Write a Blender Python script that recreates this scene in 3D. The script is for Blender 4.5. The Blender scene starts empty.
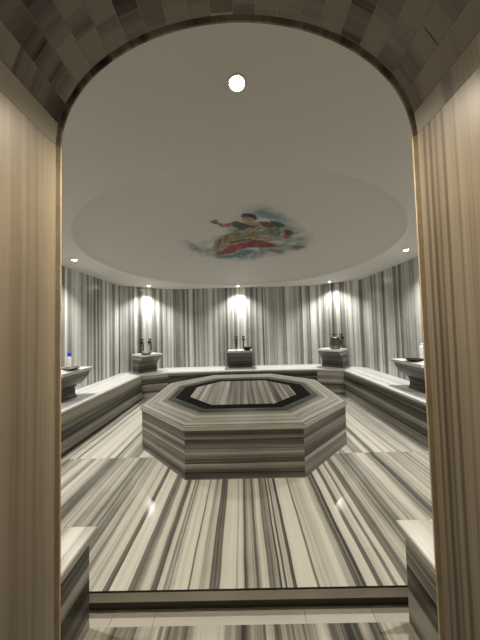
import bpy, bmesh, math, random
from mathutils import Vector, Matrix, noise as mnoise

# ------------------------------------------------------------------ camera, world, exposure
scene = bpy.context.scene
col = scene.collection
cam_data = bpy.data.cameras.new('camera')
cam = bpy.data.objects.new('camera', cam_data)
col.objects.link(cam)
cam_data.sensor_fit = 'VERTICAL'
cam_data.sensor_height = 24.0
cam_data.lens = 235.06 / 640 * 24.0
cam_data.clip_start = 0.02
_r = Vector((0.99965193, 0.00649686, -0.0255696))
_u = Vector((0.02579235, -0.03689363, 0.99898629))
_f = Vector((-0.00554692, 0.99929808, 0.03704836))
_m = Matrix((( _r.x, _u.x, -_f.x, 0.002), (_r.y, _u.y, -_f.y, 0.0), (_r.z, _u.z, -_f.z, 1.4), (0, 0, 0, 1)))
cam.matrix_world = _m
scene.camera = cam

world = bpy.data.worlds.new('world')
scene.world = world
world.use_nodes = True
world.node_tree.nodes['Background'].inputs[0].default_value = (0.9, 0.88, 0.82, 1)
world.node_tree.nodes['Background'].inputs[1].default_value = 0.02
scene.view_settings.view_transform = 'Standard'
scene.view_settings.look = 'None'
scene.view_settings.gamma = 1.0
scene.view_settings.use_curve_mapping = False
scene.view_settings.exposure = 0.66

SPOT_W = 74.0        # wall washing downlights
NEAR_W = 41.0        # warm lamp close to the arch
ENTRY_W = 1.8       # warm lamp of the entry hall behind the camera

# ------------------------------------------------------------------ materials
def mat_new(name):
    m = bpy.data.materials.new(name); m.use_nodes = True
    nt = m.node_tree; b = nt.nodes['Principled BSDF']
    return m, nt, b

def plain(name, c, rough=0.5, metal=0.0, bump=0.0, var=0.06, scale=20.0, spec=0.5):
    m, nt, b = mat_new(name)
    tc = nt.nodes.new('ShaderNodeTexCoord'); n = nt.nodes.new('ShaderNodeTexNoise')
    n.inputs['Scale'].default_value = scale; n.inputs['Detail'].default_value = 4
    nt.links.new(tc.outputs['Object'], n.inputs['Vector'])
    r = nt.nodes.new('ShaderNodeValToRGB')
    r.color_ramp.elements[0].color = tuple(x * (1 - var) for x in c) + (1,)
    r.color_ramp.elements[1].color = tuple(min(1, x * (1 + var)) for x in c) + (1,)
    nt.links.new(n.outputs['Fac'], r.inputs['Fac']); nt.links.new(r.outputs['Color'], b.inputs['Base Color'])
    b.inputs['Roughness'].default_value = rough; b.inputs['Metallic'].default_value = metal
    b.inputs['Specular IOR Level'].default_value = spec
    if bump:
        bp = nt.nodes.new('ShaderNodeBump'); bp.inputs['Strength'].default_value = bump; bp.inputs['Distance'].default_value = 0.003
        nt.links.new(n.outputs['Fac'], bp.inputs['Height']); nt.links.new(bp.outputs['Normal'], b.inputs['Normal'])
    return m

def math_node(nt, op, a, b=None, clamp=False):
    n = nt.nodes.new('ShaderNodeMath'); n.operation = op; n.use_clamp = clamp
    for i, v in enumerate((a, b)):
        if v is None: continue
        if isinstance(v, (int, float)): n.inputs[i].default_value = v
        else: nt.links.new(v, n.inputs[i])
    return n.outputs[0]

WARM = [(0.0, (0.060, 0.055, 0.044)), (0.3, (0.19, 0.178, 0.15)), (0.55, (0.36, 0.34, 0.29)), (0.8, (0.58, 0.55, 0.475)), (1.0, (0.72, 0.69, 0.61))]
BRIGHT = [(0.0, (0.16, 0.16, 0.15)), (0.3, (0.42, 0.42, 0.395)), (0.6, (0.72, 0.715, 0.68)), (1.0, (0.88, 0.87, 0.83))]
COOL = [(0.0, (0.070, 0.070, 0.062)), (0.3, (0.21, 0.21, 0.195)), (0.55, (0.40, 0.40, 0.37)), (0.8, (0.62, 0.61, 0.57)), (1.0, (0.78, 0.77, 0.72))]
DARK = [(0.0, (0.022, 0.018, 0.014)), (0.3, (0.075, 0.064, 0.050)), (0.55, (0.155, 0.138, 0.112)), (0.8, (0.21, 0.19, 0.155)), (1.0, (0.28, 0.255, 0.21))]
GREY = [(0.0, (0.035, 0.033, 0.027)), (0.3, (0.105, 0.100, 0.083)), (0.55, (0.205, 0.197, 0.167)), (0.8, (0.32, 0.31, 0.265)), (1.0, (0.45, 0.435, 0.375))]
FLOORP = [(0.0, (0.055, 0.051, 0.043)), (0.3, (0.175, 0.163, 0.138)), (0.55, (0.40, 0.375, 0.32)), (0.8, (0.60, 0.565, 0.48)), (1.0, (0.72, 0.685, 0.59))]
BEIGE = [(0.0, (0.075, 0.058, 0.039)), (0.3, (0.17, 0.138, 0.098)), (0.55, (0.27, 0.226, 0.165)), (0.8, (0.35, 0.30, 0.225)), (1.0, (0.44, 0.385, 0.295))]
HONEY = [(0.0, (0.34, 0.27, 0.17)), (0.5, (0.50, 0.41, 0.28)), (1.0, (0.64, 0.54, 0.39))]

def marble(name, pal, freq=11.0, seed=0.0, gain=1.0, bias=0.0, rough=0.28, traced=None, warp=0.008, fine=0.5, bands=0.5, spec=0.3):
    """Striped marble. UV.x runs across the stripes (metres), UV.y along them."""
    m, nt, b = mat_new(name)
    uv = nt.nodes.new('ShaderNodeUVMap'); uv.uv_map = 'UVMap'
    sp = nt.nodes.new('ShaderNodeSeparateXYZ'); nt.links.new(uv.outputs['UV'], sp.inputs[0])
    X, Y = sp.outputs['X'], sp.outputs['Y']
    # slow wander of the veins
    cw = nt.nodes.new('ShaderNodeCombineXYZ')
    nt.links.new(math_node(nt, 'MULTIPLY', X, 3.0), cw.inputs[0]); nt.links.new(math_node(nt, 'MULTIPLY', Y, 1.6), cw.inputs[1])
    nw = nt.nodes.new('ShaderNodeTexNoise'); nw.inputs['Scale'].default_value = 1.0; nw.inputs['Detail'].default_value = 2
    nt.links.new(cw.outputs[0], nw.inputs['Vector'])
    wob = math_node(nt, 'MULTIPLY', math_node(nt, 'SUBTRACT', nw.outputs['Fac'], 0.5), warp * 2)
    Xw = math_node(nt, 'ADD', X, wob)
    def streak(fx, fy, off, det, ro):
        c = nt.nodes.new('ShaderNodeCombineXYZ')
        nt.links.new(math_node(nt, 'MULTIPLY', Xw, fx), c.inputs[0])
        nt.links.new(math_node(nt, 'MULTIPLY', Y, fy), c.inputs[1]); c.inputs[2].default_value = off
        n = nt.nodes.new('ShaderNodeTexNoise'); n.inputs['Scale'].default_value = 1.0
        n.inputs['Detail'].default_value = det; n.inputs['Roughness'].default_value = ro
        nt.links.new(c.outputs[0], n.inputs['Vector'])
        return n.outputs['Fac']
    n1 = math_node(nt, 'SUBTRACT', streak(freq, 0.12, seed, 5, 0.62), 0.5)
    n2 = math_node(nt, 'SUBTRACT', streak(freq * 5, 0.25, seed + 7.7, 5, 0.75), 0.5)
    n3 = math_node(nt, 'SUBTRACT', streak(freq * 0.6, 5.0, seed + 3.1, 4, 0.6), 0.5)
    if traced:
        lo, hi = traced[0][0], traced[-1][1]
        pieces = [traced[i:i + 13] for i in range(0, len(traced), 13)]
        val = None
        for pc in pieces:
            a, z = pc[0][0], pc[-1][1]
            mr = nt.nodes.new('ShaderNodeMapRange'); mr.clamp = True
            mr.inputs['From Min'].default_value = a; mr.inputs['From Max'].default_value = z
            nt.links.new(Xw, mr.inputs['Value'])
            rp = nt.nodes.new('ShaderNodeValToRGB'); cr = rp.color_ramp
            pts = []
            for (s, e, v) in pc:
                w = (e - s); g = min(0.003, w * 0.25)
                pts += [((s + g - a) / (z - a), v), ((e - g - a) / (z - a), v)]
            cr.elements[0].position = max(0, pts[0][0]); cr.elements[0].color = (pts[0][1],) * 3 + (1,)
            cr.elements[1].position = min(1, pts[-1][0]); cr.elements[1].color = (pts[-1][1],) * 3 + (1,)
            for p_, v_ in pts[1:-1]:
                el = cr.elements.new(p_); el.color = (v_,) * 3 + (1,)
            nt.links.new(mr.outputs[0], rp.inputs['Fac'])
            cur = rp.outputs['Color']
            if val is None: val = cur
            else:
                sel = math_node(nt, 'GREATER_THAN', Xw, a)
                mx = nt.nodes.new('ShaderNodeMix'); mx.data_type = 'FLOAT'
                nt.links.new(sel, mx.inputs[0]); nt.links.new(val, mx.inputs[2]); nt.links.new(cur, mx.inputs[3]); val = mx.outputs[0]
        rnd = math_node(nt, 'ADD', math_node(nt, 'MULTIPLY', n1, 2.6), 0.55)
        inside = math_node(nt, 'MULTIPLY', math_node(nt, 'GREATER_THAN', Xw, lo), math_node(nt, 'LESS_THAN', Xw, hi))
        mx = nt.nodes.new('ShaderNodeMix'); mx.data_type = 'FLOAT'
        nt.links.new(inside, mx.inputs[0]); nt.links.new(rnd, mx.inputs[2]); nt.links.new(val, mx.inputs[3])
        base = mx.outputs[0]
        base = math_node(nt, 'ADD', base, math_node(nt, 'MULTIPLY', n2, fine * 2.2))
    else:
        vo = nt.nodes.new('ShaderNodeTexVoronoi'); vo.voronoi_dimensions = '1D'; vo.inputs['Scale'].default_value = 1.0
        nt.links.new(math_node(nt, 'ADD', math_node(nt, 'MULTIPLY', Xw, freq * 1.7), seed * 13.7 + 50), vo.inputs['W'])
        ss = nt.nodes.new('ShaderNodeSeparateColor'); nt.links.new(vo.outputs['Color'], ss.inputs[0])
        v = math_node(nt, 'SUBTRACT', ss.outputs[0], 0.5)
        base = math_node(nt, 'ADD', math_node(nt, 'MULTIPLY', n1, 2.4 * gain), math_node(nt, 'MULTIPLY', v, bands * gain))
        base = math_node(nt, 'ADD', base, math_node(nt, 'MULTIPLY', n2, fine * 2 * gain))
        base = math_node(nt, 'ADD', base, 0.55 + bias)
    base = math_node(nt, 'ADD', base, math_node(nt, 'MULTIPLY', n3, 0.18), clamp=True)
    rp = nt.nodes.new('ShaderNodeValToRGB'); cr = rp.color_ramp
    cr.elements[0].position = pal[0][0]; cr.elements[0].color = pal[0][1] + (1,)
    cr.elements[1].position = pal[-1][0]; cr.elements[1].color = pal[-1][1] + (1,)
    for p_, c_ in pal[1:-1]:
        el = cr.elements.new(p_); el.color = c_ + (1,)
    nt.links.new(base, rp.inputs['Fac']); nt.links.new(rp.outputs['Color'], b.inputs['Base Color'])
    b.inputs['Roughness'].default_value = rough; b.inputs['Specular IOR Level'].default_value = spec
    return m

def emissive(name, c, s):
    m, nt, b = mat_new(name)
    b.inputs['Base Color'].default_value = c + (1,)
    b.inputs['Emission Color'].default_value = c + (1,); b.inputs['Emission Strength'].default_value = s
    return m

def px_x(px): return -0.866 + (px - 90) * (1.712 / 317)
_fl = [(90,95,.55),(95,104.5,.8),(104.5,111,.22),(111,129,.98),(129,137,.25),(137,142,.5),(142,151,.85),(151,153,.5),(153,159,.2),
 (159,165,.8),(165,168,.35),(168,170,.6),(170,172,.3),(172,176,.65),(176,190,.9),(190,192,.3),(192,200.5,.85),(200.5,205,.5),(205,211,.7),(211,217,.2),
 (217,221.5,.35),(221.5,238,.95),(238,240,.4),(240,246.5,.85),(246.5,250,.28),(250,253,.42),(253,259,.6),(259,262,.12),(262,265,.5),
 (265,272,.85),(272,278.5,.35),(278.5,283,.55),(283,285,.12),(285,288,.75),(288,290,.15),(290,296,.7),(296,300,.12),(300,320,1.0),
 (320,323,.35),(323,340,.78),(340,351,.88),(351,358.5,.65),(358.5,363,.15),(363,365,.35),(365,369,.1),(369,380,.85),(380,385.5,.18),(385.5,396,.78),(396,400,.35),(400,407.5,.8)]
FLOOR_TRACE = [(px_x(a), px_x(b), v) for a, b, v in _fl]

JAMB_TRACE = [(.37 + a, .37 + c, v) for a, c, v in [(.50,.545,.6),(.545,.55,.35),(.55,.575,.52),(.575,.583,.12),(.583,.598,.5),(.598,.603,.18),
 (.603,.614,.45),(.614,.622,.05),(.622,.634,.42),(.634,.641,.2),(.641,.665,.58)]]
M = {}
M['floor_front'] = marble('striped_floor_marble', FLOORP, freq=9, seed=1.3, traced=FLOOR_TRACE, rough=0.13, warp=0.014, fine=0.5, spec=0.2)
M['floor_back'] = marble('striped_back_floor_marble', WARM, freq=11, seed=4.1, gain=1.1, bias=0.16, rough=0.25)
M['floor_entry'] = marble('striped_entry_floor_marble', FLOORP, freq=11, seed=9.3, gain=1.2, bias=0.06, rough=0.3)
M['wall'] = marble('striped_wall_marble', COOL, freq=12, seed=2.2, gain=0.78, bias=0.03, rough=0.2, bands=0.75, fine=0.6)
M['bench_face'] = marble('shaded_bench_face_marble', GREY, freq=8, seed=5.5, gain=1.4, bias=-0.04, rough=0.35, bands=0.9)  # palette darkened: shade on the face below the downlights is in the colour
M['bench_top'] = marble('pale_bench_top_marble', BRIGHT, freq=12, seed=6.1, gain=0.9, bias=0.18, rough=0.3)
M['plat_body'] = marble('grey_platform_marble', GREY, freq=10, seed=3.4, gain=1.0, bias=-0.04, rough=0.35, bands=0.8, spec=0.2)
M['plat_top'] = marble('banded_platform_top_marble', GREY, freq=12, seed=8.8, gain=1.2, bias=0.02, rough=0.35, bands=0.9, spec=0.2)
M['plat_field'] = marble('striped_platform_field_marble', WARM, freq=13, seed=2.9, gain=1.2, bias=-0.16, rough=0.35, spec=0.2)
M['ledge_face'] = marble('striped_ledge_marble', GREY, freq=9, seed=7.2, gain=1.4, bias=0.02, rough=0.35, bands=1.0)
M['ledge_top'] = marble('pale_ledge_top_marble', WARM, freq=7, seed=1.9, gain=0.7, bias=0.22, rough=0.24)
M['jamb'] = marble('beige_jamb_marble', BEIGE, freq=9, seed=3.3, gain=0.7, bias=0.06, spec=0.25, rough=0.35, bands=0.3)
M['jamb_dark'] = marble('beige_veined_jamb_marble', BEIGE, traced=JAMB_TRACE, warp=0.004, freq=8, seed=6.4, gain=1.5, bias=0.0, spec=0.25, rough=0.35)
M['honey'] = marble('honey_trim_marble', HONEY, freq=10, seed=4.0, gain=0.5, bias=0.1, rough=0.25)
M['vault'] = marble('dark_banded_vault_marble', DARK, freq=7, seed=2.7, gain=2.1, bias=0.30, rough=0.4, bands=0.3, warp=0.004, fine=0.12)
M['arch_trim'] = marble('mottled_arch_trim_marble', DARK, freq=9, seed=1.1, gain=1.3, bias=0.15, rough=0.3)
M['slab_edge'] = marble('pale_slab_edge_marble', WARM, freq=3, seed=1.7, gain=0.3, bias=0.45, rough=0.35)
M['riser'] = marble('dark_riser_marble', DARK, freq=4, seed=1.2, gain=0.6, bias=-0.35, rough=0.4)
M['border'] = marble('pale_border_marble', WARM, freq=3, seed=2.6, gain=0.35, bias=0.4, rough=0.3)
M['black'] = plain('black_inlay_stone', (0.010, 0.0105, 0.010), 0.8, var=0.8, scale=90, spec=0.05)
M['basin'] = marble('carved_basin_marble', GREY, freq=9, seed=9.9, gain=1.1, bias=-0.12, rough=0.35)
M['basin_rim'] = marble('pale_basin_rim_marble', BRIGHT, freq=9, seed=5.2, gain=0.5, bias=0.3, rough=0.3)
M['dome'] = plain('shaded_dome_plaster', (0.60, 0.58, 0.54), 0.75, var=0.02, scale=3)  # ceiling plaster made darker: the dome's shade is put into its colour
M['plaster'] = plain('white_ceiling_plaster', (0.68, 0.665, 0.62), 0.75, var=0.02, scale=3)
M['grout'] = plain('pale_grout', (0.50, 0.45, 0.36), 0.8)
M['hall'] = plain('beige_hall_plaster', (0.42, 0.37, 0.28), 0.8)
M['bronze'] = plain('dark_bronze', (0.035, 0.028, 0.018), 0.4, 0.8, var=0.3)
M['steel'] = plain('hammered_silver_metal', (0.20, 0.198, 0.19), 0.42, 1.0, bump=0.6, scale=60)
M['pewter'] = plain('dull_grey_metal', (0.20, 0.20, 0.20), 0.35, 0.9)
M['white_plastic'] = plain('white_plastic', (0.80, 0.80, 0.80), 0.35, var=0.02)
M['blue_plastic'] = plain('blue_plastic', (0.01, 0.08, 0.62), 0.35)
M['dark_plastic'] = plain('black_rubber', (0.02, 0.02, 0.02), 0.5)
M['white_metal'] = plain('white_lacquered_metal', (0.7, 0.68, 0.62), 0.4)
M['lens'] = emissive('lit_lamp_lens', (1.0, 0.93, 0.80), 40)
M['lens_warm'] = emissive('warm_lit_lamp_lens', (1.0, 0.78, 0.48), 60)

# ------------------------------------------------------------------ mesh helpers
class MB:
    def __init__(s): s.v = []; s.f = []; s.uv = []; s.mi = []; s.sm = []
    def face(s, pts, uvs, mi=0, smooth=False):
        n = len(s.v); s.v += [tuple(p) for p in pts]; s.f.append(tuple(range(n, n + len(pts)))); s.uv.append(list(uvs)); s.mi.append(mi); s.sm.append(smooth)
    def fd(s, pts, along, mi=0, off=0.0, smooth=False):
        """planar face, stripes running along the direction `along`"""
        P = [Vector(p) for p in pts]; n = Vector((0, 0, 0))
        for i in range(len(P)):
            a, b = P[i], P[(i + 1) % len(P)]
            n += a.cross(b)
        n.normalize(); d = Vector(along).normalized()
        if abs(n.dot(d)) > 0.9: d = Vector((0, 0, 1)) if abs(n.z) < 0.9 else Vector((1, 0, 0))
        d = (d - n * n.dot(d)).normalized(); a = n.cross(d)
        # keep sign stable so facing faces share bands
        k = max(range(3), key=lambda i: abs(a[i]))
        if a[k] < 0: a = -a
        s.face(P, [(p.dot(a) + off, p.dot(d)) for p in P], mi, smooth)
    def box(s, lo, hi, along=(0, 1, 0), mi=0, off=0.0):
        x0, y0, z0 = lo; x1, y1, z1 = hi
        c = [(x0,y0,z0),(x1,y0,z0),(x1,y1,z0),(x0,y1,z0),(x0,y0,z1),(x1,y0,z1),(x1,y1,z1),(x0,y1,z1)]
        for f in ((0,3,2,1),(4,5,6,7),(0,1,5,4),(1,2,6,5),(2,3,7,6),(3,0,4,7)):
            s.fd([c[i] for i in f], along, mi, off)
    def prism(s, poly, z0, z1, along=None, mi=0, caps=True, cap_along=(0, 1, 0), mi_cap=None):
        """poly: CCW list of (x, y). side stripes run horizontally unless `along` given"""
        n = len(poly)
        for i in range(n):
            a, b = poly[i], poly[(i + 1) % n]
            d = (b[0] - a[0], b[1] - a[1], 0)
            s.fd([(a[0], a[1], z0), (b[0], b[1], z0), (b[0], b[1], z1), (a[0], a[1], z1)], along or d, mi)
        if caps:
            mc = mi if mi_cap is None else mi_cap
            s.fd([(p[0], p[1], z1) for p in poly], cap_along, mc)
            s.fd([(p[0], p[1], z0) for p in reversed(poly)], cap_along, mc)
    def lathe(s, prof, seg=24, c=(0, 0, 0), mi=0, mat=None, smooth=True):
        """prof list of (r, z)"""
        for i in range(len(prof) - 1):
            (r0, z0), (r1, z1) = prof[i], prof[i + 1]
            for k in range(seg):
                a0 = 2 * math.pi * k / seg; a1 = 2 * math.pi * (k + 1) / seg
                P = [Vector((r0*math.cos(a0), r0*math.sin(a0), z0)), Vector((r0*math.cos(a1), r0*math.sin(a1), z0)),
                     Vector((r1*math.cos(a1), r1*math.sin(a1), z1)), Vector((r1*math.cos(a0), r1*math.sin(a0), z1))]
                if r0 < 1e-6: P = [P[0], P[2], P[3]]
                elif r1 < 1e-6: P = [P[0], P[1], P[2]]
                if mat is not None: P = [mat @ p for p in P]
                P = [p + Vector(c) for p in P]
                s.face(P, [(p.z, p.x) for p in P], mi, smooth)
    def tube(s, path, r, seg=10, mi=0):
        path = [Vector(p) for p in path]; rings = []
        for i, p in enumerate(path):
            t = (path[min(i + 1, len(path) - 1)] - path[max(i - 1, 0)]).normalized()
            ref = Vector((0, 0, 1)) if abs(t.z) < 0.9 else Vector((1, 0, 0))
            a = t.cross(ref).normalized(); b = t.cross(a)
            rr = r[i] if isinstance(r, (list, tuple)) else r
            rings.append([p + a * math.cos(2*math.pi*k/seg) * rr + b * math.sin(2*math.pi*k/seg) * rr for k in range(seg)])
        for i in range(len(rings) - 1):
            for k in range(seg):
                q = [rings[i][k], rings[i][(k+1) % seg], rings[i+1][(k+1) % seg], rings[i+1][k]]
                s.face(q, [(p.z, p.x) for p in q], mi, True)
        for rg in (rings[0], rings[-1]): s.face(rg, [(p.x, p.y) for p in rg], mi)
    def build(s, name, mats, parent=None, bevel=0.0, weld=True, recalc=True):
        me = bpy.data.meshes.new(name); me.from_pydata(s.v, [], s.f)
        uvl = me.uv_layers.new(name='UVMap'); i = 0
        for f in s.uv:
            for u in f: uvl.data[i].uv = u; i += 1
        for p, mi, sm in zip(me.polygons, s.mi, s.sm): p.material_index = mi; p.use_smooth = sm
        if weld or recalc:
            bm = bmesh.new(); bm.from_mesh(me)
            if weld: bmesh.ops.remove_doubles(bm, verts=bm.verts, dist=1e-5)
            if recalc: bmesh.ops.recalc_face_normals(bm, faces=bm.faces)
            bm.to_mesh(me); bm.free()
        for m in (mats if isinstance(mats, (list, tuple)) else [mats]): me.materials.append(m)
        o = bpy.data.objects.new(name, me); col.objects.link(o)
        if parent: o.parent = parent
        if bevel:
            b = o.modifiers.new('bevel', 'BEVEL'); b.width = bevel; b.segments = 3; b.limit_method = 'ANGLE'; b.angle_limit = math.radians(30)
        return o

def tag(o, label, cat, group=None):
    o['label'] = label; o['category'] = cat
    if group: o['group'] = group
    return o
def thing(name, label, cat, loc=(0, 0, 0), rz=0.0, group=None):
    o = bpy.data.objects.new(name, None); o.empty_display_size = 0.1; col.objects.link(o)
    o.location = loc; o.rotation_euler = (0, 0, rz)
    return tag(o, label, cat, group)
def struct(o): o['kind'] = 'structure'; return o
def copy_tree(o, parent=None):
    c = o.copy(); col.objects.link(c); c.parent = parent
    for ch in list(o.children): copy_tree(ch, c)
    return c

# ------------------------------------------------------------------ dimensions (metres)
ZC = 2.397                    # flat ceiling
ZE = -0.127                   # entry floor, one step lower
WALLP = [(2.627, 0.67), (2.627, 5.029), (1.787, 5.683), (-1.787, 5.683), (-2.627, 5.029), (-2.627, 0.67)]
BENCHP = [(2.077, 1.33), (2.077, 4.854), (1.583, 5.039), (-1.583, 5.039), (-2.077, 4.854), (-2.077, 1.33)]
HB = 0.512
DY, DR, DD = 3.39, 1.997, 0.37   # dome centre, radius, rise
DRS = (DR * DR + DD * DD) / (2 * DD); DSZ = ZC + DD - DRS
def dome_z(x, y): return DSZ + math.sqrt(max(0, DRS * DRS - x * x - (y - DY) ** 2))

# ------------------------------------------------------------------ structure
# floors
b = MB(); b.box((-2.65, 1.321, -0.06), (2.65, 2.655, 0.0), (0, 1, 0), 0)
b.box((-2.65, 2.6565, -0.06), (2.65, 5.72, 0.0), (0, 1, 0), 1)
# front edge of the slab is plain, unstriped
b.face([(-2.65,1.3205,-0.06),(2.65,1.3205,-0.06),(2.65,1.3205,-0.011),(-2.65,1.3205,-0.011)], [(-0.06,-2.65),(-0.06,2.65),(0,2.65),(0,-2.65)], 2)
b.face([(-2.65,1.3205,-0.011),(2.65,1.3205,-0.011),(2.65,1.3205,0.0),(-2.65,1.3205,0.0)], [(0,-2.65),(0,2.65),(0.01,2.65),(0.01,-2.65)], 3)
struct(b.build('floor', [M['floor_front'], M['floor_back'], M['slab_edge'], M['riser']], weld=False, recalc=False))
b = MB(); b.box((-2.65, 1.345, ZE - 0.02), (2.65, 1.5, -0.0605), (1, 0, 0)); struct(b.build('trim_1', M['riser']))
b = MB()
xs = [-2.65, -1.9, -1.3, -0.73, -0.50, 0.30, 0.66, 1.2, 1.9, 2.65]
for x0, x1 in zip(xs, xs[1:]): b.box((x0 + .0012, 1.2701, ZE - 0.02), (x1 - .0012, 1.345, ZE), (1, 0, 0), 0, off=x0)
struct(b.build('trim_2', M['border']))
b = MB(); b.box((-2.65, -2.2, ZE - 0.1), (2.65, 1.27, ZE), (0, 1, 0)); struct(b.build('floor_entry', M['floor_entry']))

# walls: thin prisms outward of the inner outline, vertical stripes
wn = ['wall_right', 'wall_back_right', 'wall_back', 'wall_back_left', 'wall_left']
run = 0.0
C0 = Vector((0, 3.2))
for i, nm in enumerate(wn):
    a = Vector(WALLP[i]); c = Vector(WALLP[i + 1]); d = (c - a); L = d.length; d.normalize()
    nrm = Vector((d.y, -d.x)); T = 0.12
    b = MB(); z0, z1 = ZE - .02, ZC + 0.02
    A, Cc = a, c; A2, C2 = a + nrm * T, c + nrm * T
    q = lambda p, z: (p.x, p.y, z)
    # three panels' worth of running length keeps the veins unbroken along the wall
    b.face([q(A, z0), q(A, z1), q(Cc, z1), q(Cc, z0)], [(run, z0), (run, z1), (run + L, z1), (run + L, z0)])
    b.face([q(A2, z0), q(C2, z0), q(C2, z1), q(A2, z1)], [(run, z0), (run + L, z0), (run + L, z1), (run, z1)])
    for P, Q in ((A, A2), (Cc, C2)):
        b.face([q(P, z0), q(Q, z0), q(Q, z1), q(P, z1)], [(0, z0), (.1, z0), (.1, z1), (0, z1)])
    for z in (z0, z1):
        b.face([q(A, z), q(Cc, z), q(C2, z), q(A2, z)], [(0, 0), (1, 0), (1, .1), (0, .1)])
    struct(b.build(nm, M['wall'])); run += L

# arch wall with a raised elliptical opening
JW, ZS, ZK, Y0, Y1 = 0.5151, 1.9453, 2.3176, 0.22, 0.67
def ell(a, bb, n=44): return [(-a * math.cos(math.pi * i / n), ZS + bb * math.sin(math.pi * i / n)) for i in range(n + 1)]
core = ell(JW + .0095, ZK - ZS + .0095)
b = MB(); ztop = 2.42; yb0, yb1 = Y0 + .002, Y1 - .0105
def wf(P, y, mi=0): b.fd([(p[0], y, p[1]) for p in P], (0, 0, 1), mi)
for y in (yb0, yb1):
    for s in (-1, 1):
        xo, xi = s * 2.74, s * (JW + .0095)
        wf([(xo, ZE), (xi, ZE), (xi, ZS), (xo, ZS)], y); wf([(xo, ZS), (xi, ZS), (xi, ztop), (xo, ztop)], y)
    for p, q_ in zip(core, core[1:]): wf([p, q_, (q_[0], ztop), (p[0], ztop)], y)
for p, q_ in zip(core, core[1:]): b.fd([(p[0], yb0, p[1]), (p[0], yb1, p[1]), (q_[0], yb1, q_[1]), (q_[0], yb0, q_[1])], (0, 1, 0), 1)
for s in (-1, 1):
    x = s * (JW + .0095); b.fd([(x, yb0, ZE), (x, yb1, ZE), (x, yb1, ZS), (x, yb0, ZS)], (0, 0, 1), 1)
    x = s * 2.74; b.fd([(x, yb0, ZE), (x, yb1, ZE), (x, yb1, ztop), (x, yb0, ztop)], (0, 0, 1), 0)
b.fd([(-2.74, yb0, ztop), (2.74, yb0, ztop), (2.74, yb1, ztop), (-2.74, yb1, ztop)], (0, 0, 1), 0)
struct(b.build('wall_front', [M['wall'], M['grout']]))
# jamb cladding
for s, nm, mk, off in ((-1, 'wall_jamb_left', 'jamb', 0.0), (1, 'wall_jamb_right', 'jamb_dark', 0.37)):
    xi, xo = s * (JW + .008), s * (JW + .0235)
    b = MB(); b.box((min(xi, xo), Y0, ZE), (max(xi, xo), Y1 - .0105, ZS), (0, 0, 1), 0, off=off)
    struct(b.build(nm, M[mk]))
# vault cladding: narrow marble courses with pale joints, bands shift from course to course
rnd = random.Random(5)
N = 22
va, vb = JW + .008, ZK - ZS + .008
arc = []
fine_ = [(-va * math.cos(math.pi * i / 600), ZS + vb * math.sin(math.pi * i / 600)) for i in range(601)]
cum = [0.0]
for p, q_ in zip(fine_, fine_[1:]): cum.append(cum[-1] + math.dist(p, q_))
for k in range(N + 1):
    t = cum[-1] * k / N; i = min(range(601), key=lambda j: abs(cum[j] - t)); arc.append(fine_[i])
b = MB(); g = 0.0010
for k in range(N):
    p, q_ = Vector(arc[k]), Vector(arc[k + 1]); d = (q_ - p).normalized(); n = Vector((-d.y, d.x))   # n points outward (up)
    P, Q = p + d * g, q_ - d * g; P2, Q2 = P + n * .0145, Q + n * .0145
    y = Y0 - rnd.random() * .25; ye = Y1 - .0105
    while y < ye - .01:
        yn = min(y + 0.34, ye); ys_ = max(y, Y0)
        if yn - ys_ < .01: y = yn; continue
        off = rnd.random() * 6
        A, Bq = ys_ + g, yn - g
        def V3(v, yy): return (v.x, yy, v.y)
        w = (q_ - p).length
        b.face([V3(P, A), V3(P, Bq), V3(Q, Bq), V3(Q, A)], [(A + off, 0), (Bq + off, 0), (Bq + off, w), (A + off, w)])
        for S, T_ in ((P, P2), (Q, Q2)): b.face([V3(S, A), V3(S, Bq), V3(T_, Bq), V3(T_, A)], [(A + off, 0), (Bq + off, 0), (Bq + off, .02), (A + off, .02)])
        for yy in (A, Bq): b.face([V3(P, yy), V3(Q, yy), V3(Q2, yy), V3(P2, yy)], [(off, 0), (off, w), (off + .02, w), (off + .02, 0)])
        y = yn
struct(b.build('ceiling_vault', M['vault'], recalc=False))
# rounded bead framing the far end of the opening
def bead(name, path, mat, smooth=True):
    b = MB(); prof = [(.0, -.012), (.0, .008), (-.004, .012), (.030, .012), (.030, -.012)]
    # profile: (outward offset, y offset); inner lip slightly rounded
    prof = [(.010, -.007), (.0, .001), (.0, .006), (.004, .009), (.026, .009), (.026, -.007)]
    rings = []; s_ = 0; S = []
    for i, (x, z) in enumerate(path):
        a = Vector(path[max(i - 1, 0)]); c = Vector(path[min(i + 1, len(path) - 1)]); t = (c - a).normalized(); n = Vector((-t.y, t.x))
        if i: s_ += math.dist(path[i - 1], path[i])
        S.append(s_); rings.append([Vector((x + n.x * o, Y1 - .004 + y, z + n.y * o)) for o, y in prof])
    m = len(prof)
    for i in range(len(rings) - 1):
        for k in range(m):
            q = [rings[i][k], rings[i + 1][k], rings[i + 1][(k + 1) % m], rings[i][(k + 1) % m]]
            b.face(q, [(S[i], 0), (S[i + 1], 0), (S[i + 1], .02), (S[i], .02)])
    for rg in (rings[0], rings[-1]): b.face(rg, [(p.x, p.z) for p in rg])
    return struct(b.build(name, mat))
bead('trim_3', ell(JW, ZK - ZS, 60), M['arch_trim'])
bead('trim_4', [(-JW, ZE + .0), (-JW, ZS)], M['honey'])
bead('trim_5', [(JW, ZS), (JW, ZE + .0)], M['honey'])

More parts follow.
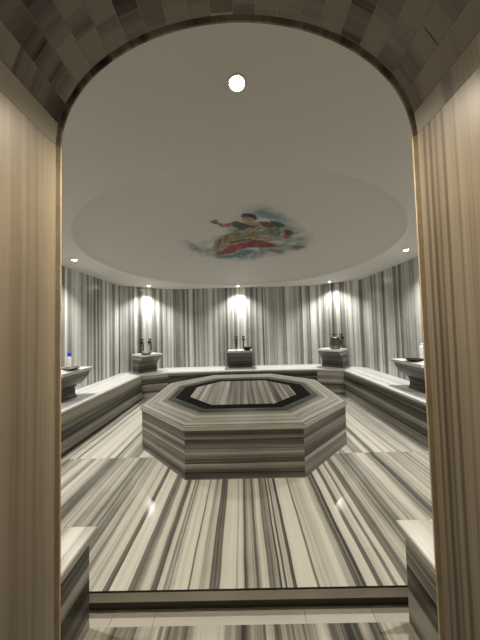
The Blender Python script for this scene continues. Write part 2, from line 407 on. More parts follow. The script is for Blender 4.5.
# ceiling with the shallow round dome
b = MB(); NS = 128
def outer(ang):
    d = Vector((math.cos(ang), math.sin(ang))); best = None
    P = WALLP + [WALLP[0]]
    for a, c in zip(P, P[1:]):
        a = Vector(a) - Vector((0, DY)); c = Vector(c) - Vector((0, DY)); e = c - a
        den = d.x * e.y - d.y * e.x
        if abs(den) < 1e-9: continue
        t = (a.x * e.y - a.y * e.x) / den; u = (a.x * d.y - a.y * d.x) / den
        if t > 0 and -1e-6 <= u <= 1 + 1e-6 and (best is None or t < best): best = t
    return (d.x * (best + .01), DY + d.y * (best + .01), ZC)
angs = sorted([2 * math.pi * k / NS for k in range(NS)] + [math.atan2(p[1] - DY, p[0]) % (2 * math.pi) for p in WALLP])
rings = [DR, DR - .012] + [DR * f for f in (.93, .85, .75, .62, .48, .32, .16, .0)]
for a0, a1 in zip(angs, angs[1:] + [angs[0] + 2 * math.pi]):
    def P(r, a, z=None):
        x, y = r * math.cos(a), DY + r * math.sin(a)
        return (x, y, dome_z(x, y) + .010 if z is None else z)
    b.face([outer(a0), P(DR, a0, ZC), P(DR, a1, ZC), outer(a1)], [(0, 0)] * 4)
    b.face([P(DR, a0, ZC), P(DR - .012, a0), P(DR - .012, a1), P(DR, a1, ZC)], [(0, 0)] * 4)
    for r0, r1 in zip(rings[1:], rings[2:]):
        if r1 < 1e-6: b.face([P(r0, a0), P(r1, a0), P(r0, a1)], [(0, 0)] * 3, 1, True)
        else: b.face([P(r0, a0), P(r1, a0), P(r1, a1), P(r0, a1)], [(0, 0)] * 4, 1, True)
struct(b.build('ceiling', [M['plaster'], M['dome']], recalc=False))
# entry hall behind the camera
for nm, lo, hi in (('wall_entry_left', (-1.75, -2.2, ZE), (-1.65, Y0, 2.62)), ('wall_entry_right', (1.65, -2.2, ZE), (1.75, Y0, 2.62)),
                   ('wall_entry_back', (-1.75, -2.3, ZE), (1.75, -2.2, 2.62)), ('ceiling_entry', (-1.75, -2.3, 2.6), (1.75, Y0 + .03, 2.7)),
                   ('wall_entry_header', (-1.75, Y0, 2.42), (1.75, Y0 + .1, 2.6))):
    b = MB(); b.box(lo, hi); struct(b.build(nm, M['hall']))

# ------------------------------------------------------------------ octagonal heated platform
PX1, PX2 = 0.5603, 1.2184; PYA, PYB, PYC = 2.2454, 2.8538, 4.0391; PYD = PYC + (PYB - PYA)
def octo(x1, x2, ya, yb, yc, yd): return [(-x1, ya), (x1, ya), (x2, yb), (x2, yc), (x1, yd), (-x1, yd), (-x2, yc), (-x2, yb)]
TP = 0.5033
plat = thing('octagonal_platform', 'large octagonal grey striped marble platform in the middle of the floor', 'platform', (0, 3.447, 0))
def lower(o, base):   # children are authored in world space; keep them there
    o.matrix_parent_inverse = base
    return o
PINV = Matrix.Translation((0, -3.447, 0))
body = octo(PX1, PX2, PYA, PYB, PYC, PYD)
b = MB(); n8 = 8; course = [0.0, 0.115, 0.232, 0.352, 0.459]
rb = random.Random(11)
for i in range(8):
    a, c = body[i], body[(i + 1) % 8]
    L = math.dist(a, c); off = 0.0 if i == 0 else rb.random() * 9
    for z0, z1 in zip(course, course[1:]):
        o2 = off + (rb.random() * 3 if i else z0 * 2.0)
        b.face([(a[0], a[1], z0), (c[0], c[1], z0), (c[0], c[1], z1), (a[0], a[1], z1)], [(z0 + o2, 0), (z0 + o2, L), (z1 + o2, L), (z1 + o2, 0)])
b.fd([(p[0], p[1], .459) for p in body], (0, 1, 0)); b.fd([(p[0], p[1], 0) for p in body][::-1], (0, 1, 0))
lower(b.build('body', M['plat_body'], plat, recalc=False, weld=False), PINV)
lip = .020
rimo = octo(PX1 + lip * .4, PX2 + lip, PYA - lip, PYB - lip * .4, PYC + lip * .4, PYD + lip)
ino = octo(.44, .905, 2.687, 3.155, 3.735, 4.215)      # outer edge of the black inlay
ini = octo(.375, .712, 2.83, 3.19, 3.70, 4.07)         # inner edge
zt, z0 = TP, .459
b = MB()
ramp = [(0, zt - .006), (0.012, zt)]
for i in range(8):
    j = (i + 1) % 8; a, c = Vector(rimo[i]), Vector(rimo[j]); e, f = Vector(ino[i]), Vector(ino[j])
    L = (c - a).length; w = ((e + f) / 2 - (a + c) / 2).length
    a1, c1 = a.lerp(e, .02), c.lerp(f, .02)
    b.face([(a.x, a.y, z0), (c.x, c.y, z0), (c.x, c.y, zt - .008), (a.x, a.y, zt - .008)], [(.45, 0), (.45, L), (.485, L), (.485, 0)])
    b.face([(a.x, a.y, zt - .008), (c.x, c.y, zt - .008), (c1.x, c1.y, zt), (a1.x, a1.y, zt)], [(.485, 0), (.485, L), (.5, L), (.5, 0)])
    b.face([(a1.x, a1.y, zt), (c1.x, c1.y, zt), (f.x, f.y, zt), (e.x, e.y, zt)], [(.0, 0), (.0, L), (.40, L), (.40, 0)])
    b.face([(a.x, a.y, z0), (e.x, e.y, z0), (f.x, f.y, z0), (c.x, c.y, z0)], [(0, 0), (.4, 0), (.4, L), (0, L)])
lower(b.build('top_slab', M['plat_top'], plat, weld=False, recalc=False), PINV)
b = MB()
for i in range(8):
    j = (i + 1) % 8
    b.fd([(*ino[i], zt), (*ino[j], zt), (*ini[j], zt), (*ini[i], zt)], (0, 1, 0))
    b.fd([(*ino[i], z0), (*ini[i], z0), (*ini[j], z0), (*ino[j], z0)], (0, 1, 0))
o = lower(b.build('inlay_band', M['black'], plat, weld=False), PINV); o['label'] = 'black stone inlay band'
b = MB(); b.prism(ini, z0, zt, cap_along=(0, 1, 0)); o = lower(b.build('centre_panel', M['plat_field'], plat, weld=False), PINV)

# ------------------------------------------------------------------ wraparound bench
bench = thing('marble_bench', 'continuous grey striped marble bench with pale seat running along the room walls', 'bench', (0, 5.3, 0))
BINV = Matrix.Translation((0, -5.3, 0))
kick = .052
ends = list(zip(BENCHP, BENCHP[1:]))
Wp = [(2.622, 1.33), (2.622, 5.027), (1.785, 5.679), (-1.785, 5.679), (-2.622, 5.027), (-2.622, 1.33)]
r9 = random.Random(3)
for i, (p, q_) in enumerate(ends):
    p, q_ = Vector(p), Vector(q_); d = (q_ - p).normalized(); n = Vector((-d.y, d.x))  # towards room centre
    if n.dot(Vector((0, 3.2)) - p) < 0: n = -n
    wa, wc = Vector(Wp[i]), Vector(Wp[i + 1])
    L = (q_ - p).length
    # front panel in three courses
    b = MB(); t = .03; pi_, qi = p - n * 0, q_ - n * 0
    zz = [0.0, 0.165, 0.32, HB - .032]
    for z0_, z1_ in zip(zz, zz[1:]):
        o3 = r9.random() * 5
        b.face([(p.x, p.y, z0_), (q_.x, q_.y, z0_), (q_.x, q_.y, z1_), (p.x, p.y, z1_)], [(z0_ + o3, 0), (z0_ + o3, L), (z1_ + o3, L), (z1_ + o3, 0)])
    b.face([(p.x, p.y, 0), (wa.x, wa.y, 0), (wa.x, wa.y, zz[-1]), (p.x, p.y, zz[-1])], [(0, 0), (0, .5), (.4, .5), (.4, 0)])
    b.face([(q_.x, q_.y, 0), (wc.x, wc.y, 0), (wc.x, wc.y, zz[-1]), (q_.x, q_.y, zz[-1])], [(0, 0), (0, .5), (.4, .5), (.4, 0)])
    lower(b.build('front_panel', M['bench_face'], bench, weld=False), BINV)
    b = MB()
    # overhanging mitred seat slab
    def off(pt, k):
        # move the vertex out along both adjoining normals (mitre)
        v = Vector(pt)
        ns = []
        for a_, c_ in ends:
            if (Vector(a_) - v).length < 1e-6 or (Vector(c_) - v).length < 1e-6:
                dd = (Vector(c_) - Vector(a_)).normalized(); nn = Vector((-dd.y, dd.x))
                if nn.dot(Vector((0, 3.2)) - v) < 0: nn = -nn
                ns.append(nn)
        if len(ns) == 1: return v + ns[0] * k
        m_ = (ns[0] + ns[1]).normalized(); return v + m_ * (k / m_.dot(ns[0]))
    po, qo = off(p, .018), off(q_, .018); po2, qo2 = off(p, .012), off(q_, .012)
    z0_, z1_ = HB - .032, HB
    b.fd([(po.x, po.y, z0_), (qo.x, qo.y, z0_), (qo.x, qo.y, z1_ - .006), (po.x, po.y, z1_ - .006)], (d.x, d.y, 0))
    b.fd([(po.x, po.y, z1_ - .006), (qo.x, qo.y, z1_ - .006), (qo2.x, qo2.y, z1_), (po2.x, po2.y, z1_)], (d.x, d.y, 0))
    b.fd([(po2.x, po2.y, z1_), (qo2.x, qo2.y, z1_), (wc.x, wc.y, z1_), (wa.x, wa.y, z1_)], (d.x, d.y, 0), off=i * 1.7)
    b.fd([(po.x, po.y, z0_), (wa.x, wa.y, z0_), (wc.x, wc.y, z0_), (qo.x, qo.y, z0_)], (d.x, d.y, 0))
    for A, B_ in ((po2, wa), (qo2, wc)):
        b.fd([(A.x, A.y, z0_), (B_.x, B_.y, z0_), (B_.x, B_.y, z1_), (A.x, A.y, z1_)], (0, 0, 1))
    lower(b.build('seat_slab', M['bench_top'], bench, weld=False), BINV)

# ------------------------------------------------------------------ low ledges by the step
for s, nm in ((-1, 'left'), (1, 'right')):
    t = thing('marble_ledge', 'low striped marble ledge just inside the arch, %s side of the step' % nm, 'ledge', (s * 1.6, .97, ZE))
    inv = Matrix.Translation((-s * 1.6, -.97, -ZE))
    x0, x1 = s * .8252, s * 2.62
    b = MB(); b.box((min(x0, x1), .675, ZE), (max(x0, x1), 1.2695, .335), (0, 1, 0), off=.3 * s)
    lower(b.build('body', M['ledge_face'], t), inv)
    x0 = s * .787
    b = MB(); b.box((min(x0, x1), .675, .335), (max(x0, x1), 1.286, .3739), (0, 1, 0))
    o = lower(b.build('top_slab', M['ledge_top'], t, bevel=.010), inv); o['label'] = 'pale polished top slab'

# ------------------------------------------------------------------ carved wall basins
def basin(label, x, y, ang, W=.54, pw=None):
    """local frame: wall at y=0, basin reaches out along -y"""
    t = thing('marble_basin', label, 'basin', (x, y, HB), ang, 'carved marble wash basins on the bench')
    H_ = .400
    prof = [(.275, 0), (.275, .03), (.26, .04), (.26, .165), (.275, .175), (.28, .195), (.315, .235), (.375, .285), (.425, .325), (.445, .360)]
    if pw: prof = [(.30, 0), (.30, .03), (.28, .04), (.28, .135), (.30, .150), (.30, .170), (.345, .185), (.39, .235), (.42, .29), (.445, .360)]
    b = MB(); hw = W / 2
    def wd(z):   # half width of the body at a height
        if not pw: return hw
        return pw / 2 if z < .171 else pw / 2 + (hw - pw / 2) * min(1, (.35 + .65 * (z - .17) / .19))
    pts = [(0, 0)] + [(-d_, z) for d_, z in prof] + [(0, .360)]
    for i in range(len(pts) - 1):
        (a, za), (c, zb) = pts[i], pts[i + 1]; wa_, wb_ = wd(za), wd(zb)
        b.face([(-wa_, a, za), (wa_, a, za), (wb_, c, zb), (-wb_, c, zb)], [(za + a, -hw), (za + a, hw), (zb + c, hw), (zb + c, -hw)])
        if 0 < i < len(pts) - 2:
            for s in (-1, 1): b.face([(s * wa_, 0, za), (s * wa_, a, za), (s * wb_, c, zb), (s * wb_, 0, zb)], [(za, 0), (za, a), (zb, c), (zb, 0)])
    b.build('pedestal', M['basin'], t, weld=True)
    # recessed front moulding
    b = MB(); fw = (pw / 2 if pw else hw) - .06; fy = -.28 if pw else -.26; zt_ = .12 if pw else .155
    for lo, hi in (((-fw, fy - .006, .06), (-fw + .018, fy + .001, zt_)), ((fw - .018, fy - .006, .06), (fw, fy + .001, zt_)), ((-fw + .018, fy - .006, zt_ - .018), (fw - .018, fy + .001, zt_)), ((-fw + .018, fy - .006, .06), (fw - .018, fy + .001, .078))):
        b.box(lo, hi, (1, 0, 0))
    b.build('front_moulding', M['basin'], t, weld=False)
    # rim with a hollow bowl
    b = MB(); z0_, z1_ = .360, H_; X, Ya, Yb = hw + .012, -.475, -.005
    nseg = 32; cx, cy = 0, -.245; rx, ry = hw - .09, .140
    def el(k, f=1.0, z=z1_): a = 2 * math.pi * k / nseg; return (cx + rx * f * math.cos(a), cy + ry * f * math.sin(a), z)
    def sq(k):
        a = 2 * math.pi * k / nseg; dx, dy = math.cos(a) * rx, math.sin(a) * ry
        tt = min((X / abs(dx)) if abs(dx) > 1e-9 else 9e9, ((Yb - cy) / dy) if dy > 1e-9 else ((Ya - cy) / dy if dy < -1e-9 else 9e9))
        return (dx * tt, cy + dy * tt, z1_)
    cor = [(X, Yb, z1_), (-X, Yb, z1_), (-X, Ya, z1_), (X, Ya, z1_)]
    def side(p): return 0 if abs(p[0] - X) < 1e-6 else 1 if abs(p[1] - Yb) < 1e-6 else 2 if abs(p[0] + X) < 1e-6 else 3
    for k in range(nseg):
        s0, s1 = sq(k), sq(k + 1); P = [el(k), s0]
        if side(s0) != side(s1): P.append(min(cor, key=lambda c_: math.dist(c_, s0) + math.dist(c_, s1)))
        P += [s1, el(k + 1)]; b.fd(P, (1, 0, 0))
        for f0, zz0, f1, zz1 in ((1, z1_, .93, z1_ - .05), (.93, z1_ - .05, .7, z1_ - .10), (.7, z1_ - .10, .0, z1_ - .12)):
            P = [el(k, f0, zz0), el(k + 1, f0, zz0)] + ([el(k + 1, f1, zz1), el(k, f1, zz1)] if f1 else [(cx, cy, zz1)])
            b.face(P, [(p[0], p[1]) for p in P], 0, True)
    R4 = [(X, Ya), (X, Yb), (-X, Yb), (-X, Ya)]
    for i in range(4):
        a, c = R4[i], R4[(i + 1) % 4]; b.fd([(*a, z0_), (*c, z0_), (*c, z1_), (*a, z1_)], (c[0] - a[0], c[1] - a[1], 0))
    # underside ring
    for i in range(4):
        a, c = R4[i], R4[(i + 1) % 4]; f = .9
        b.fd([(*a, z0_), (*c, z0_), (c[0] * f, cy + (c[1] - cy) * f, z0_), (a[0] * f, cy + (a[1] - cy) * f, z0_)], (1, 0, 0))
    o = b.build('rim', M['basin_rim'], t, weld=True, recalc=False); o['label'] = 'pale rim slab with hollow bowl'
    return t
A45 = math.atan2(.654, .84)
def rot(x, y, a): return (x * math.cos(a) - y * math.sin(a), x * math.sin(a) + y * math.cos(a))
spots = {
 'back': (-.045, 5.676, 0.0), 'back_left': (-2.235, 5.260, A45 + .2), 'back_right': (2.135, 5.350, -A45 - .1),
 'left': (-2.620, 3.10, math.pi / 2), 'right': (2.620, 3.14, -math.pi / 2)}
basin('carved marble basin in the middle of the back wall, straight ahead', *spots['back'], W=.53)
basin('carved marble basin in the left rear corner of the bench', *spots['back_left'], W=.42)
basin('carved marble basin in the right rear corner, with a silver bucket on it', *spots['back_right'], W=.46)
basin('carved marble basin on the left bench, beside the blue-capped bottle', *spots['left'], W=.56, pw=.40)
basin('carved marble basin on the right bench, partly hidden by the right jamb', *spots['right'], W=.56, pw=.40)

# taps: pair above each of the three far basins
def tap(label, x, y, ang, dx, z):
    ox, oy = rot(dx, 0, ang)
    t = thing('wall_tap', label, 'tap', (x + ox, y + oy, z), ang, 'dark bronze wall taps above the basins')
    b = MB(); mt = Matrix.Rotation(math.pi / 2, 4, 'X')
    b.lathe([(.0, .0), (.030, .0), (.034, .006), (.018, .014), (.017, .045), (.028, .052), (.034, .075), (.028, .098), (.0, .105)], 16, (0, 0, 0), mat=mt)
    b.tube([(0, -.075, .0), (0, -.105, -.012), (0, -.135, -.045), (0, -.14, -.10), (0, -.14, -.175)], [.018, .018, .016, .014, .017], 10)
    b.build('spout', M['bronze'], t)
    b = MB(); b.tube([(0, -.075, .015), (0, -.075, .062)], .009, 8)
    for k in range(4):
        a = math.pi / 4 + k * math.pi / 2
        b.tube([(0, -.075, .066), (math.cos(a) * .038, -.075 + math.sin(a) * .038, .070)], [.009, .012], 8)
    b.lathe([(0, .058), (.012, .060), (.015, .070), (.010, .082), (0, .085)], 12, (0, -.075, 0))
    b.build('handle', M['bronze'], t)
    return t
nm3 = {'back': 'middle basin of the back wall', 'back_left': 'basin in the left rear corner', 'back_right': 'basin in the right rear corner'}
for k in ('back', 'back_left', 'back_right'):
    x, y, a = {'back': spots['back'], 'back_left': (-2.198, 5.356, A45), 'back_right': (2.192, 5.360, -A45)}[k]
    for dx, sd in ((-.085, 'left'), (.085, 'right')):
        tap('dark bronze tap, %s of the pair over the %s' % (sd, nm3[k]), x, y, a, dx, 1.145)

# ------------------------------------------------------------------ small things on the basins
ZR = HB + .400
def on(k, dx, dy):
    x, y, a = spots[k]; ox, oy = rot(dx, dy, a); return (x + ox, y + oy)
# silver bucket, upside down against the wall of the right rear basin
x, y = on('back_right', .085, -.28)
t = thing('metal_bucket', 'hammered silver bucket standing on the right rear basin under the taps', 'bucket', (x, y, ZR + .001), -A45)
b = MB(); b.lathe([(0, 0), (.095, 0), (.105, .01), (.115, .09), (.095, .16), (.088, .20), (.094, .205), (.084, .207), (.080, .19), (.088, .15), (.10, .09), (.095, .02), (0, .012)], 20)
b.build('pail', M['steel'], t); t.scale = (1.0, 1.0, 1.2)
b = MB(); b.tube([(.092, 0, .18), (.135, 0, .175), (.150, 0, .14), (.140, 0, .09), (.112, 0, .08)], .009, 8); b.build('handle', M['steel'], t)
# bowls
def bowl(label, k, dx, dy, r, h, mk, lift=0.0):
    x, y = on(k, dx, dy)
    o = MB(); o.lathe([(0, 0), (r * .45, 0), (r * .8, h * .45), (r, h * .96), (r * 1.04, h), (r * .97, h), (r * .76, h * .5), (r * .42, h * .12), (0, h * .1)], 28)
    o = o.build('bathing_bowl', M[mk]); o.location = (x, y, ZR + .001 + lift)
    return tag(o, label, 'bowl')
bowl('dark bronze bathing bowl on the right edge of the middle basin', 'back', .17, -.36, .105, .075, 'bronze')
bowl('shallow dark dish on the left rear basin under the taps', 'back_left', -.10, -.38, .12, .035, 'pewter')
bowl('dark dish on the right bench basin beside the jamb', 'right', .03, -.36, .11, .035, 'bronze')
bowl('grey dish on the left bench basin below the blue-capped bottle', 'left', -.02, -.37, .11, .035, 'pewter')
# blue capped bottle
x, y = on('left', .235, -.17)
t = thing('plastic_bottle', 'slim white plastic bottle with a bright blue cap on the left basin', 'bottle', (x, y, ZR + .001))
b = MB(); b.lathe([(0, 0), (.022, 0), (.026, .01), (.026, .125), (.022, .145), (.012, .155), (.012, .168), (0, .168)], 20); b.build('body', M['white_plastic'], t)
b = MB(); b.lathe([(0, .164), (.018, .164), (.021, .17), (.021, .205), (.016, .215), (0, .216)], 20); b.build('cap', M['blue_plastic'], t)
x, y = on('right', -.22, -.06)
t = thing('plastic_bottle', 'plain white bottle behind the right jamb on the right basin', 'bottle', (x, y, ZR + .001))
b = MB(); b.lathe([(0, 0), (.036, 0), (.040, .01), (.040, .15), (.034, .175), (.02, .185), (0, .185)], 20); b.build('body', M['white_plastic'], t)
b = MB(); b.lathe([(0, .183), (.018, .183), (.018, .212), (0, .213)], 16); b.build('cap', M['white_plastic'], t)

# ------------------------------------------------------------------ ceiling lamps
def downlight(label, x, y, r=.028, lens='lens', watts=SPOT_W, c=(1, .975, .93), cone=124, blend=1.0, aim=None):
    t = thing('ceiling_downlight', label, 'ceiling light', (x, y, ZC), 0, 'recessed downlights around the ceiling edge')
    b = MB(); b.lathe([(r, -.0032), (r + .006, -.003), (r + .008, .001)], 28); b.build('trim_ring', M['white_metal'], t)
    b = MB(); b.lathe([(0, -.0035), (r, -.003)], 28); b.build('lamp_lens', M[lens], t)
    ld = bpy.data.lights.new('downlight_beam', 'SPOT'); ld.energy = watts; ld.color = c; ld.spot_size = math.radians(cone); ld.spot_blend = blend; ld.shadow_soft_size = .03
    lo = bpy.data.objects.new('downlight_beam', ld); col.objects.link(lo); lo.parent = t; lo.location = (0, 0, -.03)
    if aim: lo.rotation_euler = (aim[0], aim[1], 0)
    return t
downlight('small lit downlight in the ceiling above the middle basin', -.057, 5.45)
downlight('small lit downlight in the ceiling above the left rear basin', -2.03, 5.16)
downlight('small lit downlight in the ceiling above the right rear basin', 1.99, 5.22)
downlight('bright downlight in the ceiling above the left bench basin, beside the left jamb', -2.264, 3.168)
downlight('bright downlight in the ceiling above the right bench basin, beside the right jamb', 2.233, 3.128)
for sx in (-1, 1):   # unseen pair added to brighten the near floor and ceiling, continuing the ring
    downlight('added unseen downlight over the near %s corner of the room' % ('left' if sx < 0 else 'right'), sx * 2.05, 1.55)
downlight('glaring warm lamp in the ceiling just beyond the arch crown', .009, .918, r=.030, lens='lens_warm', watts=NEAR_W, c=(1, .87, .69), cone=118, blend=.45)
# entry hall lamp behind the camera
ld = bpy.data.lights.new('entry_lamp', 'POINT'); ld.energy = ENTRY_W; ld.color = (1, .80, .55); ld.shadow_soft_size = .12
lo = bpy.data.objects.new('entry_lamp', ld); col.objects.link(lo); lo.location = (0, -.9, 2.3)

# ------------------------------------------------------------------ painted figure on the dome
PAINT = {
  'cloud': [(-0.781, 3.431), (-0.728, 3.66), (-0.554, 3.584), (-0.369, 3.546), (-0.123, 3.107), (0.033, 2.773), (0.161, 2.543), (0.281, 2.467), (0.408, 2.591), (0.598, 2.807), (0.741, 3.045), (0.908, 3.171), (1.03, 3.433), (0.998, 3.674), (0.854, 3.862), (0.716, 4.049), (0.498, 4.148), (0.248, 4.345), (-0.08, 4.371), (-0.337, 4.182), (-0.582, 4.062), (-0.733, 3.798), (-0.792, 3.634)],
}
def inside(poly, x, y):
    c = False; n = len(poly); j = n - 1
    for i in range(n):
        xi, yi = poly[i]; xj, yj = poly[j]
        if (yi > y) != (yj > y) and x < (xj - xi) * (y - yi) / (yj - yi) + xi: c = not c
        j = i
    return c
def edge_d(poly, x, y):
    best = 9
    n = len(poly)
    for i in range(n):
        ax, ay = poly[i]; bx, by = poly[(i + 1) % n]; dx, dy = bx - ax, by - ay
        t = max(0, min(1, ((x - ax) * dx + (y - ay) * dy) / (dx * dx + dy * dy + 1e-12)))
        best = min(best, math.hypot(x - ax - t * dx, y - ay - t * dy))
    return best
def cov(poly, x, y, soft):
    d = edge_d(poly, x, y); d = d if inside(poly, x, y) else -d
    return max(0, min(1, .5 + d / soft))
BASEC = (0.60, 0.58, 0.54)
LAY = [
  ([(0.161, 2.652), (0.245, 2.558), (0.398, 2.614), (0.514, 2.715), (0.583, 2.899), (0.469, 2.869), (0.317, 2.789), (0.224, 2.722)], (0.2, 0.31, 0.34), 0.12),  # blue haze
  ([(0.845, 3.691), (1.013, 3.632), (1.061, 3.682), (0.968, 3.823), (0.851, 3.832)], (0.17, 0.2, 0.18), 0.1),  # dark cloud
  ([(0.62, 3.889), (0.765, 3.885), (0.745, 4.052), (0.588, 4.01), (0.48, 3.941)], (0.16, 0.21, 0.2), 0.1),  # low cloud
  ([(-0.443, 4.063), (-0.192, 4.141), (0.117, 3.963), (0.264, 3.932), (0.272, 4.075), (0.015, 4.248), (-0.253, 4.278), (-0.434, 4.212)], (0.13, 0.23, 0.27), 0.08),  # blue cloud
  ([(-0.758, 3.525), (-0.691, 3.638), (-0.61, 3.841), (-0.652, 3.943), (-0.767, 3.783)], (0.26, 0.31, 0.31), 0.1),  # blue cloud two
  ([(-0.424, 4.01), (-0.281, 3.953), (-0.147, 3.774), (-0.028, 3.73), (0.111, 3.653), (0.244, 3.559), (0.257, 3.791), (0.116, 3.877), (-0.007, 3.929), (-0.085, 4.066), (-0.216, 4.108), (-0.371, 4.109)], (0.33, 0.045, 0.05), 0.035),  # red one
  ([(0.194, 3.598), (0.013, 3.622), (0.35, 3.574), (0.521, 3.681), (0.654, 3.797), (0.493, 3.837), (0.303, 3.873), (0.133, 3.878), (0.011, 3.902)], (0.27, 0.05, 0.05), 0.035),  # red two
  ([(-0.373, 3.565), (-0.257, 3.397), (-0.145, 3.308), (0.001, 3.27), (0.123, 3.196), (0.22, 3.144), (0.245, 3.58), (0.111, 3.626), (-0.027, 3.674), (-0.171, 3.771), (-0.324, 3.887), (-0.45, 3.916)], (0.34, 0.27, 0.17), 0.035),  # dress left
  ([(0.016, 3.297), (0.139, 3.249), (0.382, 3.238), (0.537, 3.19), (0.604, 3.23), (0.52, 3.352), (0.358, 3.41), (0.146, 3.489), (0.014, 3.578)], (0.22, 0.24, 0.15), 0.035),  # dress mid
  ([(-0.104, 3.313), (0.063, 3.273), (0.168, 3.328), (0.152, 3.489), (-0.002, 3.538), (-0.089, 3.476)], (0.24, 0.23, 0.15), 0.04),  # fold green
  ([(-0.38, 3.732), (-0.275, 3.476), (-0.256, 3.507), (-0.323, 3.745), (-0.384, 3.874)], (0.14, 0.08, 0.05), 0.03),  # fold dark
  ([(-0.215, 3.405), (-0.127, 3.363), (-0.181, 3.546), (-0.231, 3.622)], (0.28, 0.1, 0.07), 0.03),  # fold red
  ([(-0.163, 3.632), (0.065, 3.58), (0.241, 3.515), (0.244, 3.559), (0.065, 3.635), (-0.144, 3.707)], (0.12, 0.08, 0.05), 0.02),  # fold line
  ([(-0.47, 3.882), (-0.368, 3.622), (-0.34, 3.685), (-0.381, 3.846), (-0.442, 3.947)], (0.42, 0.3, 0.16), 0.02),  # foot
  ([(0.146, 3.489), (0.25, 3.406), (0.34, 3.455), (0.347, 3.536), (0.193, 3.56)], (0.4, 0.29, 0.17), 0.03),  # lap
  ([(0.394, 3.158), (0.522, 3.088), (0.586, 3.18), (0.606, 3.363), (0.539, 3.484), (0.486, 3.411), (0.432, 3.311)], (0.15, 0.19, 0.14), 0.04),  # green cloth
  ([(0.016, 3.218), (0.135, 3.145), (0.292, 3.13), (0.399, 3.209), (0.385, 3.264), (0.24, 3.237), (0.119, 3.301), (0.015, 3.361)], (0.47, 0.35, 0.22), 0.025),  # long arm
  ([(0.37, 3.425), (0.438, 3.364), (0.5, 3.436), (0.518, 3.57), (0.474, 3.671), (0.399, 3.613)], (0.46, 0.33, 0.2), 0.03),  # knee
  ([(0.094, 3.042), (0.181, 3.068), (0.225, 2.941), (0.293, 2.913), (0.344, 3.06), (0.313, 3.139), (0.195, 3.145), (0.115, 3.134)], (0.42, 0.29, 0.18), 0.03),  # neck
  ([(0.267, 2.929), (0.347, 2.909), (0.435, 2.949), (0.474, 3.096), (0.392, 3.143), (0.316, 3.062)], (0.13, 0.055, 0.04), 0.03),  # brown cloth
  ([(0.388, 2.87), (0.493, 2.905), (0.588, 2.973), (0.612, 3.055), (0.544, 3.11), (0.448, 3.048)], (0.055, 0.075, 0.055), 0.03),  # green cape
  ([(-0.098, 2.951), (-0.032, 2.894), (0.051, 2.964), (0.137, 3.042), (0.215, 3.067), (0.21, 3.144), (0.141, 3.145), (0.052, 3.22), (-0.019, 3.242), (-0.081, 3.262), (0.002, 3.165), (-0.085, 3.08)], (0.04, 0.085, 0.07), 0.025),  # sleeve
  ([(-0.187, 2.964), (-0.093, 2.957), (-0.094, 3.063), (-0.173, 3.089)], (0.38, 0.08, 0.07), 0.015),  # cuff
  ([(-0.264, 2.874), (-0.236, 2.93), (-0.198, 2.962), (-0.183, 3.092), (-0.24, 3.082), (-0.275, 2.988)], (0.24, 0.11, 0.07), 0.02),  # forearm
  ([(-0.371, 2.874), (-0.306, 2.815), (-0.258, 2.811), (-0.268, 2.974), (-0.305, 2.966), (-0.336, 2.913)], (0.17, 0.11, 0.07), 0.02),  # hand
  ([(0.036, 2.781), (0.096, 2.736), (0.15, 2.785), (0.211, 2.843), (0.228, 2.991), (0.181, 3.068), (0.112, 3.017), (0.058, 2.915)], (0.48, 0.33, 0.21), 0.02),  # face
  ([(0.018, 2.742), (0.06, 2.65), (0.119, 2.652), (0.189, 2.699), (0.229, 2.794), (0.213, 2.872), (0.151, 2.804), (0.096, 2.746), (0.053, 2.782)], (0.028, 0.018, 0.014), 0.02),  # hair
  ([(0.61, 3.149), (0.665, 3.126), (0.742, 3.196), (0.761, 3.298), (0.712, 3.366), (0.642, 3.328), (0.594, 3.232)], (0.13, 0.055, 0.04), 0.03),  # child head
  ([(0.595, 3.179), (0.638, 3.196), (0.657, 3.352), (0.621, 3.349)], (0.45, 0.32, 0.24), 0.02),  # child face
  ([(0.649, 3.365), (0.737, 3.332), (0.722, 3.473), (0.667, 3.47)], (0.42, 0.07, 0.05), 0.02),  # child red
]
NXg, NYg = 190, 190; gx0, gx1, gy0, gy1 = -.95, 1.18, 2.32, 4.52
vs = []; cs = []
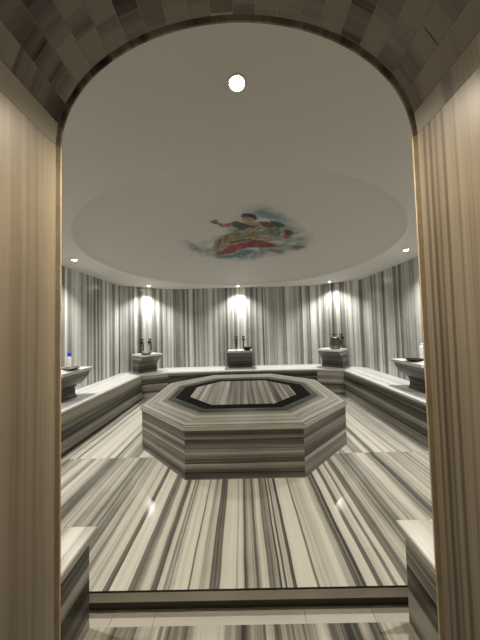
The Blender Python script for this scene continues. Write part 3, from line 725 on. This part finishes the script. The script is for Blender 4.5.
for j in range(NYg + 1):
    for i in range(NXg + 1):
        x = gx0 + (gx1 - gx0) * i / NXg; y = gy0 + (gy1 - gy0) * j / NYg
        w = mnoise.fractal(Vector((x * 5, y * 5, 1.3)), 1.0, 2.0, 4)
        wx = x + .035 * mnoise.noise(Vector((x * 9, y * 9, 4))); wy = y + .045 * mnoise.noise(Vector((x * 9, y * 9, 8)))
        k = cov(PAINT['cloud'], wx, wy, .22) * max(0, min(1, .82 + w * 1.1))
        f2 = mnoise.noise(Vector((x * 14, y * 7, 2)))
        cc = (.25 + .12 * f2, .28 + .12 * f2, .265 + .11 * f2)
        colr = [a * (1 - k) + c_ * k for a, c_ in zip(BASEC, cc)]; al = k
        for li, (poly_, c_, sf) in enumerate(LAY):
            if not (min(p[0] for p in poly_) - .1 < x < max(p[0] for p in poly_) + .1 and min(p[1] for p in poly_) - .1 < y < max(p[1] for p in poly_) + .1): continue
            q = cov(poly_, wx * .3 + x * .7, wy * .3 + y * .7, sf)
            if q > 0:
                sh = .78 + .6 * mnoise.noise(Vector((x * 22 + y * 9, y * 15, li * 1.7)))
                q *= .95; colr = [a * (1 - q) + b_ * sh * q for a, b_ in zip(colr, c_)]; al = max(al, q)
        vs.append((x, y, dome_z(x, y) + .010 - .006)); cs.append((tuple(colr), al))
fs = []
for j in range(NYg):
    for i in range(NXg):
        a = j * (NXg + 1) + i; q = (a, a + 1, a + NXg + 2, a + NXg + 1)
        if max(cs[t_][1] for t_ in q) > .04: fs.append(q)
me = bpy.data.meshes.new('ceiling_painting')
used = sorted({t_ for q in fs for t_ in q}); mp = {o_: n_ for n_, o_ in enumerate(used)}
me.from_pydata([vs[t_] for t_ in used], [], [tuple(mp[t_] for t_ in q) for q in fs])
ca = me.color_attributes.new('paint', 'FLOAT_COLOR', 'POINT')
for n_, o_ in enumerate(used): ca.data[n_].color = cs[o_][0] + (1,)
for p in me.polygons: p.use_smooth = True
m, nt, bs = mat_new('fresco_paint'); at = nt.nodes.new('ShaderNodeAttribute'); at.attribute_name = 'paint'
nt.links.new(at.outputs['Color'], bs.inputs['Base Color']); bs.inputs['Roughness'].default_value = .75
me.materials.append(m)
o = bpy.data.objects.new('ceiling_painting', me); col.objects.link(o)
tag(o, 'painted reclining robed figure with red drapery among blue clouds on the dome', 'painting')
